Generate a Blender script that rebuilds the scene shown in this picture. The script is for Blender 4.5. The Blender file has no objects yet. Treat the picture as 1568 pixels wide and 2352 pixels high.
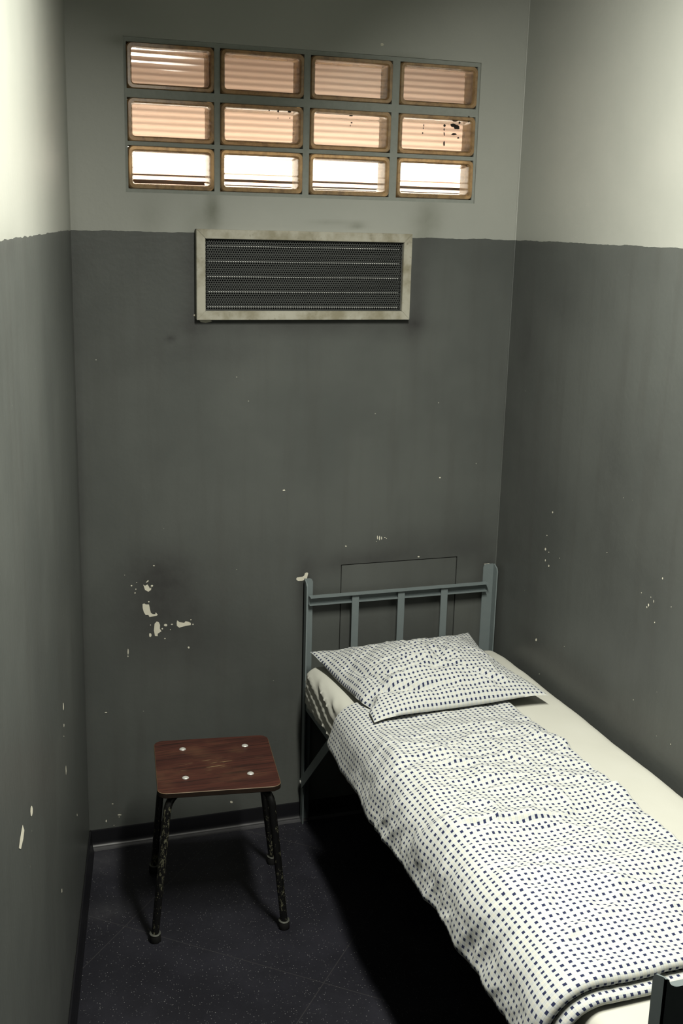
import bpy, bmesh, math, random
from mathutils import Vector, Matrix, noise
random.seed(7)
C = bpy.context.scene.collection
SC = bpy.context.scene
K = 0.9                                   # survey units -> metres
def V(*a): return Vector(a)

# ------------------------------------------------------------------ camera (calibrated on the room's edges)
F, YAW, PITCH, ROLL = 2636.663, 0.328294, 0.247252, 0.0263633
CAM = V(-0.3568826, -3.6693571, 2.1361105)
fw = V(math.sin(YAW)*math.cos(PITCH), math.cos(YAW)*math.cos(PITCH), -math.sin(PITCH))
r0 = V(math.cos(YAW), -math.sin(YAW), 0); u0 = r0.cross(fw)
rt = r0*math.cos(ROLL)+u0*math.sin(ROLL); up_ = -r0*math.sin(ROLL)+u0*math.cos(ROLL)
cd = bpy.data.cameras.new('camera'); cam = bpy.data.objects.new('camera', cd); C.objects.link(cam)
cd.sensor_fit = 'VERTICAL'; cd.sensor_height = 36; cd.sensor_width = 24; cd.lens = F/2352*36
cd.clip_start = 0.02
M = Matrix((rt, up_, -fw)).transposed().to_4x4(); M.translation = CAM*K
cam.matrix_world = M; SC.camera = cam
def ray(px, py): return fw + rt*((px-784)/F) - up_*((py-1176)/F)
LW = 0.17032                                # the left wall runs askew: x = LW*y
def on_back(px, py):
    d = ray(px, py); t = -CAM.y/d.y; return CAM+d*t
def on_right(px, py):
    d = ray(px, py); t = (1.5-CAM.x)/d.x; return CAM+d*t
def on_left(px, py):
    d = ray(px, py); t = (LW*CAM.y-CAM.x)/(d.x-LW*d.y); return CAM+d*t

# ------------------------------------------------------------------ object helpers
def empty(name, loc, label=None, cat=None, group=None, kind=None):
    o = bpy.data.objects.new(name, None); C.objects.link(o)
    o.location = V(*loc)*K; o.empty_display_size = 0.05
    return tag(o, label, cat, group, kind)
def tag(o, label=None, cat=None, group=None, kind=None):
    if label: o['label'] = label
    if cat: o['category'] = cat
    if group: o['group'] = group
    if kind: o['kind'] = kind
    return o
def origin(o):
    p = V(0, 0, 0)
    while o is not None:
        p = p+o.location; o = o.parent
    return p
def obj(name, bm, mats, parent=None, loc=(0, 0, 0), smooth=True, kind=None, ang=40):
    """bm is in survey units, world placed; becomes ONE mesh object"""
    me = bpy.data.meshes.new(name)
    base = origin(parent)
    L = V(*loc)*K
    o = bpy.data.objects.new(name, me); C.objects.link(o)
    if parent is not None:
        o.parent = parent; o.location = (L-base) if any(loc) else V(0, 0, 0)
        off = L if any(loc) else base
    else:
        o.location = L; off = L
    for v in bm.verts: v.co = v.co*K-off
    bm.normal_update()
    if smooth:
        for f in bm.faces: f.smooth = True
        for e in bm.edges:
            if len(e.link_faces) == 2 and e.calc_face_angle(0) > math.radians(ang): e.smooth = False
    bm.to_mesh(me); bm.free()
    for m in (mats if isinstance(mats, (list, tuple)) else [mats]): me.materials.append(m)
    if kind: o['kind'] = kind
    return o
def box(bm, x0, y0, z0, x1, y1, z1, bev=0, rot=None, mi=0):
    r = bmesh.ops.create_cube(bm, size=1)
    vs = r['verts']
    c = V((x0+x1)/2, (y0+y1)/2, (z0+z1)/2)
    for v in vs:
        p = V(v.co.x*(x1-x0), v.co.y*(y1-y0), v.co.z*(z1-z0))
        v.co = (rot @ p if rot else p)+c
    if bev:
        es = list({e for v in vs for e in v.link_edges})
        bmesh.ops.bevel(bm, geom=es, offset=bev, segments=2, profile=0.6, affect='EDGES')
    return vs
def tube(bm, pts, rad, n=14, cap=True):
    pts = [V(*p) for p in pts]; rings = []
    rads = rad if isinstance(rad, list) else [rad]*len(pts)
    t0 = (pts[1]-pts[0]).normalized(); a = t0.orthogonal().normalized()
    for i, p in enumerate(pts):
        t = (pts[min(i+1, len(pts)-1)]-pts[max(i-1, 0)]).normalized()
        a = (a-t*a.dot(t)).normalized(); b = t.cross(a)
        rings.append([bm.verts.new(p+(a*math.cos(2*math.pi*k/n)+b*math.sin(2*math.pi*k/n))*rads[i]) for k in range(n)])
    for i in range(len(rings)-1):
        for k in range(n):
            bm.faces.new((rings[i][k], rings[i][(k+1) % n], rings[i+1][(k+1) % n], rings[i+1][k]))
    if cap:
        bm.faces.new(rings[0][::-1]); bm.faces.new(rings[-1])
def bar(bm, p, q, w, t, wdir):
    """flat bar from p to q, width w along wdir, thickness t"""
    p, q = V(*p), V(*q); d = (q-p).normalized(); wd = V(*wdir); wd = (wd-d*wd.dot(d)).normalized(); n = d.cross(wd)
    vs = []
    for e in (p, q):
        vs.append([bm.verts.new(e+wd*(sx*w/2)+n*(sy*t/2)) for sx, sy in ((-1, -1), (1, -1), (1, 1), (-1, 1))])
    for k in range(4): bm.faces.new((vs[0][k], vs[0][(k+1) % 4], vs[1][(k+1) % 4], vs[1][k]))
    bm.faces.new(vs[0][::-1]); bm.faces.new(vs[1])
    bmesh.ops.recalc_face_normals(bm, faces=bm.faces[:])
def prism(bm, prof, a, b, fn):
    """extrude closed 2D profile from a to b; fn(u,v,s)->Vector"""
    A = [bm.verts.new(fn(u, v, a)) for u, v in prof]; B = [bm.verts.new(fn(u, v, b)) for u, v in prof]
    n = len(prof)
    for k in range(n): bm.faces.new((A[k], A[(k+1) % n], B[(k+1) % n], B[k]))
    bm.faces.new(A[::-1]); bm.faces.new(B)
    bmesh.ops.recalc_face_normals(bm, faces=bm.faces[:])
def sm(a, b, x):
    t = max(0, min(1, (x-a)/(b-a))); return t*t*(3-2*t)

# ------------------------------------------------------------------ material helpers
ALB = 0.55            # every paint and cloth is this much darker than paper white; the lamp is that much stronger
class NT:
    def __init__(s, name, raw=False):
        s.raw = raw; s.m = bpy.data.materials.new(name); s.m.use_nodes = True; s.t = s.m.node_tree
        s.b = s.t.nodes['Principled BSDF']; s._o = None
    def n(s, typ, **kw):
        nd = s.t.nodes.new(typ)
        for k, v in kw.items():
            if k.startswith('_'): setattr(nd, k[1:], v)
        return nd
    def link(s, a, b): s.t.links.new(a, b)
    def put(s, sock, v):
        if hasattr(v, 'is_output') or hasattr(v, 'links'): s.link(v, sock)
        else: sock.default_value = v
    def math(s, op, a, b=0.0, c=None, clamp=False):
        nd = s.n('ShaderNodeMath', _operation=op); nd.use_clamp = clamp
        s.put(nd.inputs[0], a); s.put(nd.inputs[1], b)
        if c is not None: s.put(nd.inputs[2], c)
        return nd.outputs[0]
    def mix(s, f, a, b):
        nd = s.n('ShaderNodeMix', _data_type='RGBA')
        s.put(nd.inputs[0], f)
        for sk, v in ((nd.inputs[6], a), (nd.inputs[7], b)):
            s.put(sk, v if hasattr(v, 'links') else (v[0], v[1], v[2], 1))
        return nd.outputs[2]
    def ramp(s, f, lo, hi):
        nd = s.n('ShaderNodeMapRange', _interpolation_type='SMOOTHSTEP')
        s.put(nd.inputs[0], f); nd.inputs[1].default_value = lo; nd.inputs[2].default_value = hi
        return nd.outputs[0]
    def coord(s, scale=(1, 1, 1), rot=(0, 0, 0), uv=False):
        tc = s.n('ShaderNodeTexCoord'); mp = s.n('ShaderNodeMapping')
        f = 1 if uv else 1/K
        mp.inputs['Scale'].default_value = tuple(q*f for q in scale); mp.inputs['Rotation'].default_value = rot
        s.link(tc.outputs['UV' if uv else 'Object'], mp.inputs[0]); return mp.outputs[0]
    def noise(s, co, scale, detail=3, rough=0.5):
        nd = s.n('ShaderNodeTexNoise'); s.link(co, nd.inputs['Vector'])
        nd.inputs['Scale'].default_value = scale; nd.inputs['Detail'].default_value = detail; nd.inputs['Roughness'].default_value = rough
        return nd.outputs[0]
    def sep(s, co):
        nd = s.n('ShaderNodeSeparateXYZ'); s.link(co, nd.inputs[0]); return nd.outputs
    def attr(s, name):
        nd = s.n('ShaderNodeAttribute'); nd.attribute_name = name; return nd.outputs['Fac']
    def bump(s, h, strength=0.2, dist=0.002):
        nd = s.n('ShaderNodeBump'); s.link(h, nd.inputs['Height'])
        nd.inputs['Strength'].default_value = strength; nd.inputs['Distance'].default_value = dist
        s.link(nd.outputs[0], s.b.inputs['Normal'])
    def set(s, **kw):
        for k, v in kw.items():
            sk = s.b.inputs[k.replace('_', ' ')]
            if isinstance(v, tuple) and len(v) == 3: v = (*v, 1)
            if k == 'Base_Color' and hasattr(v, 'links') and not s.raw:
                mx = s.n('ShaderNodeMix', _data_type='RGBA', _blend_type='MULTIPLY'); mx.inputs[0].default_value = 1
                s.link(v, mx.inputs[6]); mx.inputs[7].default_value = (ALB, ALB, ALB, 1); v = mx.outputs[2]
            if k == 'Specular_IOR_Level' and not s.raw: v = v*.65
            s.put(sk, v)
        return s.m
HP = 2.0919                                # paint line height

def wall_material():
    n = NT('painted_wall'); co = n.coord(); x, y, z = n.sep(co)[:3]
    wob = n.math('MULTIPLY', n.math('SUBTRACT', n.noise(co, 14, 3, .6), .5), .012)
    low = n.math('LESS_THAN', n.math('ADD', z, wob), HP)
    big = n.noise(co, 2.2, 4, .55); fine = n.noise(co, 60, 2, .5)
    st = n.noise(n.coord((9, 9, .8)), 2.0, 3, .6)
    up = n.mix(n.ramp(big, .3, .75), (.475, .49, .44), (.525, .535, .48))
    dn = n.mix(n.ramp(big, .3, .7), (.112, .121, .113), (.139, .149, .138))
    dn = n.mix(n.math('MULTIPLY', n.ramp(st, .45, .75), .30), dn, (.098, .099, .090))
    col = n.mix(low, up, dn)
    stain_shade = n.attr('stain_shade')
    sn = n.math('MULTIPLY', stain_shade, n.math('ADD', n.math('MULTIPLY', n.noise(co, 22, 4, .6), .9), .5), None, True)
    grime_shade = n.mix(low, (.15, .16, .11), (.045, .043, .043))
    col = n.mix(sn, col, grime_shade)
    # fine scratches and specks
    vo = n.n('ShaderNodeTexVoronoi'); n.link(co, vo.inputs['Vector']); vo.inputs['Scale'].default_value = 17
    speck = n.math('LESS_THAN', vo.outputs['Distance'], .035)
    keep = n.math('GREATER_THAN', n.noise(co, 5.3, 0), .60)
    col = n.mix(n.math('MULTIPLY', n.math('MULTIPLY', speck, keep), .8), col, (.50, .50, .42))
    n.bump(n.math('ADD', fine, n.math('MULTIPLY', n.noise(co, 9, 2), 1.5)), .10, .004)
    ro = n.math('ADD', n.math('MULTIPLY', low, -.16), n.math('ADD', .50, n.math('MULTIPLY', big, .10)))
    return n.set(Base_Color=col, Roughness=ro, Specular_IOR_Level=.5)
def chip_material():
    n = NT('bare_plaster'); co = n.coord()
    return n.set(Base_Color=n.mix(n.noise(co, 40), (.86, .82, .65), (1.0, .97, .82)), Roughness=.8)
def plain(name, a, b=None, scale=20, rough=.5, metal=0, bump=0, spec=.5, raw=False):
    n = NT(name, raw); co = n.coord(); f = n.noise(co, scale, 4, .6)
    if bump: n.bump(f, bump, .002)
    return n.set(Base_Color=n.mix(f, a, b or a), Roughness=rough, Metallic=metal, Specular_IOR_Level=spec)
def floor_material():
    n = NT('speckled_linoleum'); co = n.coord(); x, y, z = n.sep(co)[:3]
    n1 = n.math('ADD', n.math('MULTIPLY', x, .65), n.math('MULTIPLY', y, .76))
    n2 = n.math('ADD', n.math('MULTIPLY', x, .76), n.math('MULTIPLY', y, -.65))
    def seam(v, off):
        f = n.math('FRACT', n.math('DIVIDE', n.math('SUBTRACT', v, off-6.7), .67))
        d = n.math('ABSOLUTE', n.math('SUBTRACT', f, .5))
        return n.math('GREATER_THAN', d, .5-.0022)
    s = n.math('MAXIMUM', seam(n1, -.343), seam(n2, 1.03))
    base = n.mix(n.ramp(n.noise(co, 3.5, 5, .6), .35, .7), (.0150, .0150, .0205), (.0255, .0255, .034))
    vo = n.n('ShaderNodeTexVoronoi'); n.link(co, vo.inputs['Vector']); vo.inputs['Scale'].default_value = 150
    sp = n.math('LESS_THAN', vo.outputs['Distance'], .19)
    sx = n.sep(vo.outputs['Color'])[0]
    sp = n.math('MULTIPLY', sp, n.math('GREATER_THAN', sx, .45))
    lum = n.math('MULTIPLY', sp, n.math('MULTIPLY', n.sep(vo.outputs['Color'])[1], .9))
    col = n.mix(lum, base, (.26, .26, .26))
    col = n.mix(n.math('MULTIPLY', s, .6), col, (.055, .053, .055))
    dust = n.attr('stain_shade')
    col = n.mix(n.math('MULTIPLY', dust, n.noise(co, 25, 4, .7), None, True), col, (.11, .11, .12))
    n.bump(n.noise(co, 180, 2), .12, .002)
    return n.set(Base_Color=col, Roughness=n.math('ADD', .42, n.math('MULTIPLY', n.noise(co, 8), .15)), Specular_IOR_Level=.30)
def fabric_check():
    n = NT('checked_cotton'); uv = n.coord(uv=True); u, v = n.sep(uv)[:2]
    P = .0166
    def tri(c):
        f = n.math('FRACT', n.math('ADD', n.math('DIVIDE', c, P), 100.0)); return n.math('ABSOLUTE', n.math('SUBTRACT', f, .5))
    du, dv = tri(u), tri(v)
    su, sv = n.ramp(du, .222, .190), n.ramp(dv, .222, .190)
    cu, cv = n.ramp(du, .08, .05), n.ramp(dv, .08, .05)
    navy = n.math('MULTIPLY', su, sv)
    stripe = n.math('SUBTRACT', n.math('MAXIMUM', su, sv), navy, None, True)
    core = n.math('MULTIPLY', n.math('MAXIMUM', cu, cv), .75)
    stripe = n.math('MULTIPLY', stripe, n.math('SUBTRACT', 1.0, core))
    yl = n.math('MULTIPLY', n.math('MAXIMUM', n.ramp(du, .44, .47), n.ramp(dv, .44, .47)), .35)
    weave = n.noise(uv, 900, 2, .5)
    col = n.mix(yl, (.805, .815, .745), (.70, .67, .55))
    col = n.mix(n.math('MULTIPLY', stripe, .55), col, (.55, .62, .72))
    col = n.mix(n.math('MULTIPLY', navy, n.math('ADD', .86, n.math('MULTIPLY', weave, .25)), None, True), col, (.014, .022, .085))
    n.bump(n.math('ADD', weave, n.math('MULTIPLY', n.noise(uv, 60, 3, .6), 2.5)), .16, .002)
    return n.set(Base_Color=col, Roughness=.85, Specular_IOR_Level=.2, Sheen_Weight=.03)
def sheet_material():
    n = NT('cream_cotton_sheet'); co = n.coord()
    n.bump(n.math('ADD', n.noise(co, 300, 2), n.math('MULTIPLY', n.noise(n.coord((1, .4, 1)), 26, 4, .6), 2.0)), .07, .002)
    return n.set(Base_Color=n.mix(n.noise(co, 7, 3), (.72, .72, .63), (.78, .78, .70)), Roughness=.85, Specular_IOR_Level=.2)
def wood_material():
    n = NT('mahogany_laminate'); co = n.coord((1, 1, 1)); x, y, z = n.sep(co)[:3]
    g = n.coord((2.0, 40, 10))
    w1 = n.noise(g, 3.0, 6, .65); w2 = n.noise(n.coord((1.2, 9, 4)), 3.0, 3, .5)
    col = n.mix(n.ramp(w2, .3, .7), (.054, .017, .012), (.092, .029, .019))
    col = n.mix(n.math('MULTIPLY', n.ramp(w1, .47, .66), .85), col, (.018, .008, .006))
    worn = n.ramp(n.noise(n.coord((1.2, 1.6, 1)), 7, 3), .48, .8)
    col = n.mix(n.math('MULTIPLY', worn, .45), col, (.17, .085, .045))
    sc = n.noise(n.coord((7, 95, 10)), 1.7, 3, .5)
    near = n.math('MULTIPLY', n.ramp(n.math('ABSOLUTE', n.math('ADD', y, .01)), .055, .0), n.ramp(n.math('ABSOLUTE', x), .14, .06))
    scr = n.math('MULTIPLY', n.ramp(sc, .66, .70), near)
    col = n.mix(scr, col, (.42, .30, .15))
    n.bump(n.math('SUBTRACT', 1.0, scr), .2, .001)
    return n.set(Base_Color=col, Roughness=n.math('ADD', .36, n.math('MULTIPLY', w1, .2)), Specular_IOR_Level=.4)
def leg_paint():
    n = NT('chipped_black_enamel'); co = n.coord((1, 1, .45))
    c = n.ramp(n.math('ADD', n.noise(co, 120, 5, .8), n.math('MULTIPLY', n.math('SUBTRACT', n.noise(co, 9, 2), .5), .55)), .575, .60)
    col = n.mix(c, (.006, .006, .006), n.mix(n.noise(co, 40), (.20, .20, .12), (.33, .32, .22)))
    n.bump(n.math('SUBTRACT', 1.0, c), .4, .001)
    return n.set(Base_Color=col, Roughness=.42, Metallic=n.math('MULTIPLY', c, .3))
def brushed_frame():
    n = NT('dirty_aluminium'); co = n.coord(); d = n.noise(co, 13, 4, .6); e = n.noise(co, 45, 3, .6)
    col = n.mix(n.ramp(d, .38, .72), (.58, .56, .46), (.33, .30, .20))
    col = n.mix(n.math('MULTIPLY', n.ramp(e, .58, .75), .6), col, (.25, .225, .15))
    return n.set(Base_Color=col, Roughness=.55, Metallic=.15)

MW = wall_material(); MCHIP = chip_material(); MFLOOR = floor_material(); MFAB = fabric_check(); MSHEET = sheet_material()
MWOOD = wood_material(); MLEG = leg_paint(); MALU = brushed_frame()
MBED = plain('grey_blue_enamel', (.20, .245, .25), (.245, .285, .285), 30, .42)
MBASE = plain('black_rubber_skirting', (.008, .008, .010), (.014, .014, .017), 12, .38, spec=.4)
MCOVE = plain('cove_edge_sheen', (.03, .03, .034), (.11, .11, .115), 14, .4)  # lighter tone paints the reflection along the cove lip
MMORT = plain('mortar', (.33, .355, .315), (.45, .475, .43), 60, .9, bump=.5)
MSCR = plain('grey_perforated_steel', (.055, .06, .058), (.085, .09, .086), 10, .5, .2)
MLOUV = plain('louver_edge_glint', (.92, .92, .88), (.96, .96, .93), 20, .45, .0, raw=True)  # near-white edges paint the glints of slats lit through the holes
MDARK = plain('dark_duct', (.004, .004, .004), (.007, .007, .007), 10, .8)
MCHROME = plain('polished_steel', (.80, .80, .74), (.90, .90, .84), 30, .35, .35)
MCAP = plain('rubber_foot', (.012, .012, .012), (.03, .03, .028), 30, .55)
MFER = plain('worn_ferrule', (.06, .065, .055), (.16, .165, .14), 50, .5, .4)
MSEATEDGE = plain('bare_plywood_edge', (.05, .03, .018), (.30, .20, .10), 40, .6)
MCEIL = plain('ceiling_paint', (.10, .10, .095), (.12, .12, .11), 5, .8)
MHOUS = plain('brown_ledge', (.16, .09, .05), (.24, .14, .08), 20, .6, raw=True)
MDIRT = plain('black_grime', (.012, .010, .008), (.03, .022, .015), 60, .8)
MBACKW = plain('peach_wall_outside', (.76, .59, .49), (.80, .64, .54), 8, .8, raw=True)

# ------------------------------------------------------------------ setting
def chip_poly(bm, P, mi=1):
    f = bm.faces.new([bm.verts.new(p) for p in P]); f.material_index = mi; f.normal_update()
    bmesh.ops.triangulate(bm, faces=[f], ngon_method='EAR_CLIP')
def ell(cx, cy, rx, ry, k=9):
    a0 = random.random()
    return [(cx+rx*math.cos(a0+2*math.pi*i/k)*random.uniform(.75, 1.15), cy+ry*math.sin(a0+2*math.pi*i/k)*random.uniform(.75, 1.15)) for i in range(k)]
def cuts(a, b, step, extra=()):
    L = [a+(b-a)*i/round((b-a)/step) for i in range(round((b-a)/step)+1)]
    L = [q for q in L if all(abs(q-e) > step*.35 for e in extra)]+list(extra)
    return sorted(L)
def grid_wall(bm, us, vs, fn, holes=(), depth=None, dfn=None):
    vt = {}
    def g(i, j):
        if (i, j) not in vt: vt[i, j] = bm.verts.new(fn(us[i], vs[j]))
        return vt[i, j]
    for i in range(len(us)-1):
        for j in range(len(vs)-1):
            cu, cv = (us[i]+us[i+1])/2, (vs[j]+vs[j+1])/2
            if any(h[0] < cu < h[2] and h[1] < cv < h[3] for h in holes): continue
            bm.faces.new((g(i, j), g(i+1, j), g(i+1, j+1), g(i, j+1)))
    for h in holes:
        q = [(h[0], h[1]), (h[2], h[1]), (h[2], h[3]), (h[0], h[3])]
        for k in range(4):
            a, b = q[k], q[(k+1) % 4]
            bm.faces.new([bm.verts.new(p) for p in (fn(*a), fn(*b), fn(*b)+V(0, h[4], 0), fn(*a)+V(0, h[4], 0))])
        if h[5]: bm.faces.new([bm.verts.new(fn(*p)+V(0, h[4], 0)) for p in q])
def set_stain_shade(bm, spots, conv):
    lay = bm.verts.layers.float.new('stain_shade')
    S = [(conv(s[0], s[1]), s[2], s[3], s[4]) for s in spots]
    for v in bm.verts:
        t = 0
        for c, a, b, k in S:
            d = v.co-c; h = math.hypot(d.x, d.y)/a; w = d.z/b; e = h*h+w*w
            if e < 12: t += k*math.exp(-e/2)
        v[lay] = min(t, 1)

ZT = 2.95
WIN = (.1690, 2.2085, 1.3377, 2.6552); VENT = (.402, 1.845, 1.088, 2.082); PAN = (.8965, .42, 1.3435, .9655)
bm = bmesh.new()
grid_wall(bm, cuts(0, 1.5, .012, (WIN[0], WIN[2], VENT[0], VENT[2], PAN[0], PAN[2])), cuts(0, ZT, .012, (WIN[1], WIN[3], VENT[1], VENT[3], PAN[1], PAN[3])),
          lambda u, v: V(u, 0, v), ((*WIN, .09, False), (*VENT, .09, True), (*PAN, .02, True)))
set_stain_shade(bm, [(372, 1320, .075, .06, .55), (350, 1400, .11, .09, .30), (400, 1430, .10, .08, .25), (488, 480, .016, .05, .60), (475, 500, .035, .03, .25), (985, 505, .035, .06, .40),
               (345, 505, .03, .04, .22), (452, 745, .04, .035, .40), (438, 640, .025, .12, .35), (958, 660, .028, .12, .5), (700, 745, .25, .012, .35), (950, 740, .03, .03, .4), (392, 777, .012, .008, .7),
               (480, 810, .14, .03, .22), (700, 760, .22, .018, .30), (900, 770, .06, .03, .15), (830, 1292, .12, .03, .40), (940, 1270, .15, .06, .28), (1080, 1250, .07, .06, .3), (700, 1345, .025, .08, .5), (1120, 1320, .04, .06, .4),
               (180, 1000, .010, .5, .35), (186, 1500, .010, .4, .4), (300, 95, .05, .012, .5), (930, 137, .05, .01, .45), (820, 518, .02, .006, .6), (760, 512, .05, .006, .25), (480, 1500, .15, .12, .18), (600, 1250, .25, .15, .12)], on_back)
DY = V(0, -.0006, 0)
def bpoly(pts, ox, oy, s): chip_poly(bm, [on_back(ox+x/s, oy+y/s)+DY for x, y in pts])
o3 = (220, 1180, 5.227)
for P in ([(568, 850), (590, 865), (620, 848), (640, 880), (650, 900), (665, 880), (662, 915), (630, 935), (590, 915)], [(600, 825), (628, 793), (634, 810), (605, 828)],
          [(560, 1085), (580, 1077), (600, 1088), (638, 1088), (650, 1150), (660, 1190), (685, 1205), (712, 1205), (718, 1183), (742, 1210), (735, 1222), (645, 1240), (630, 1215), (598, 1215), (575, 1180), (562, 1130)],
          [(705, 1320), (730, 1292), (755, 1300), (770, 1335), (768, 1380), (787, 1410), (742, 1440), (742, 1470), (710, 1468), (697, 1400)],
          [(970, 1310), (975, 1280), (1005, 1300), (1060, 1310), (1075, 1290), (1110, 1295), (1138, 1310), (1140, 1335), (1080, 1345), (1000, 1367), (972, 1345)]): bpoly(P, *o3)
for e in ((672, 866, 15, 14), (652, 1455, 15, 29), (838, 1336, 20, 17), (797, 1380, 9, 9), (912, 1328, 13, 8), (635, 1056, 9, 11), (697, 622, 13, 8), (428, 863, 10, 10), (470, 950, 9, 7), (386, 1655, 7, 36), (386, 1710, 6, 11),
          (1114, 1605, 12, 12), (828, 1497, 10, 7), (1165, 1327, 9, 9), (1140, 1272, 7, 7), (655, 1335, 6, 6), (895, 1390, 6, 6), (490, 825, 8, 4), (480, 905, 6, 8), (345, 735, 5, 5)): bpoly(ell(*e), *o3)
bpoly([(155, 310), (170, 285), (270, 270), (300, 250), (315, 205), (350, 192), (373, 205), (350, 300), (320, 318), (265, 345), (195, 350), (165, 330)], 660, 1290, 7.84)
bpoly([(865, 120), (960, 105), (988, 122), (975, 140), (900, 135)], 1000, 1280, 7.84)
for e in ((592, 38, 3, 12), (604, 41, 4, 13), (616, 41, 3, 12), (636, 38, 4, 3), (645, 43, 3, 2), (402, 90, 5, 4), (838, 153, 7, 4), (585, 62, 2, 2)): bpoly(ell(*e), 640, 1220, 2.613)
for e in ((760, 113, 10, 5), (857, 849, 15, 4), (763, 893, 5, 9), (855, 864, 3, 3), (809, 770, 7, 3), (818, 924, 3, 3)): bpoly(ell(*e), 0, 1600, 3.1275)
for e in ((531, 1842, 3, 3), (877, 102, 4, 4), (472, 737, 17, 4), (448, 724, 4, 3), (652, 1126, 3, 2), (1010, 1097, 2, 2)): bpoly(ell(*e), 0, 0, 1)
wb = obj('wall_back', bm, [MW, MCHIP], kind='structure', smooth=False)

bm = bmesh.new()
grid_wall(bm, cuts(-4.2, 0, .03), cuts(0, ZT, .03), lambda u, v: V(1.5, u, v))
set_stain_shade(bm, [(1310, 1540, .12, .035, .30), (1230, 1480, .10, .03, .25), (1420, 1640, .12, .035, .3), (1400, 1180, .07, .35, .22), (1200, 1200, .2, .5, .25), (1210, 780, .05, .08, .35), (1300, 700, .1, .05, .15), (1500, 1400, .12, .3, .2), (1240, 560, .1, .012, .2)], on_right)  # rub stains and mottling, plus broad spots painting shade on the lower wall
for e in ((400, 258, 5, 8), (356, 436, 4, 5), (344, 541, 6, 12), (371, 566, 3, 5), (344, 629, 4, 9), (371, 671, 5, 9), (453, 611, 3, 4), (820, 568, 3, 4), (1248, 768, 4, 10), (1140, 973, 5, 13), (1127, 990, 4, 8), (1158, 912, 3, 5),
          (1180, 945, 3, 11), (1187, 1107, 4, 7), (1315, 988, 3, 4), (273, 1241, 7, 13), (1023, 1705, 4, 4), (1310, 2047, 4, 5), (1085, 879, 3, 4), (490, 1292, 3, 3), (297, 1505, 3, 3)):
    chip_poly(bm, [on_right(1150+x/3.36, 1100+y/3.36)+V(-.0006, 0, 0) for x, y in ell(*e)])
obj('wall_right', bm, [MW, MCHIP], kind='structure', smooth=False)

bm = bmesh.new()
grid_wall(bm, cuts(-4.2, 0, .03), cuts(0, ZT, .03), lambda u, v: V(LW*u, u, v))
set_stain_shade(bm, [(175, 1000, .03, .8, .35), (20, 570, .1, .02, .25), (90, 1700, .15, .3, .15)], on_left)
for P in [ell(453, 70, 4, 27), ell(457, 208, 3, 15), ell(472, 528, 3, 33), ell(224, 822, 9, 43), [(160, 920), (172, 960), (165, 1020), (148, 1095), (133, 1090), (140, 1030), (152, 960)], ell(442, 1395, 3, 16), ell(457, 285, 2, 4), ell(552, 850, 2, 10)]:
    chip_poly(bm, [on_left(x/3.1275, 1600+y/3.1275)+V(.0007, 0, 0) for x, y in P])
obj('wall_left', bm, [MW, MCHIP], kind='structure', smooth=False)

bm = bmesh.new()
grid_wall(bm, cuts(-.8, 1.5, .03), cuts(-4.2, 0, .03), lambda u, v: V(u, v, 0))
lay = bm.verts.layers.float.new('stain_shade')
for v in bm.verts:
    x, y = v.co.x, v.co.y
    v[lay] = .55*math.exp(-((x-.02)/.07)**2-((y+.10)/.07)**2)+.5*math.exp(-((x-.0)/.08)**2-((y+.40)/.05)**2)+.25*math.exp(-((x-.45)/.3)**2-((y+.05)/.06)**2)
obj('floor', bm, MFLOOR, kind='structure', smooth=False)
bm = bmesh.new(); box(bm, -.9, -4.2, ZT, 1.6, .1, ZT+.05); obj('ceiling', bm, MCEIL, kind='structure', smooth=False)
def skirting(name, p, q, n, lip=True):
    """black skirting with a cove lip painted lighter as its sheen, from p to q; n points into the room"""
    bm = bmesh.new(); p, q, n = V(*p), V(*q), V(*n).normalized(); d = q-p
    prof = [(0, .0), (.030, .0), (.028, .004), (.018, .007), (.010, .014), (.007, .024), (.0065, .062), (.005, .066), (0, .066)]
    if not lip: prof = [(0, 0), (.016, 0), (.011, .008), (.008, .02), (.0065, .062), (.005, .066), (0, .066)]
    prism(bm, prof, 0, 1, lambda u, v, s: p+d*s+n*u+V(0, 0, v+.0004))
    for f in bm.faces:
        c = f.calc_center_median(); hgt = c.z
        if lip and hgt < .0075 and hgt > .0012: f.material_index = 1
    return obj(name, bm, [MBASE, MCOVE], kind='structure')
nl = V(1, -LW, 0)
skirting('baseboard_back', (.0, -.0007, 0), (1.5, -.0007, 0), (0, -1, 0))
skirting('baseboard_left', (.001, 0, 0), (LW*-4.2+.001, -4.2, 0), nl, False)
skirting('baseboard_right', (1.4993, 0, 0), (1.4993, -4.2, 0), (-1, 0, 0), False)
# caulked corner beads
bm = bmesh.new(); tube(bm, [(1.4992, -.0008, .07), (1.4992, -.0008, ZT-.01)], .0032, 8)
obj('trim_1', bm, MW, kind='structure')

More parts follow.
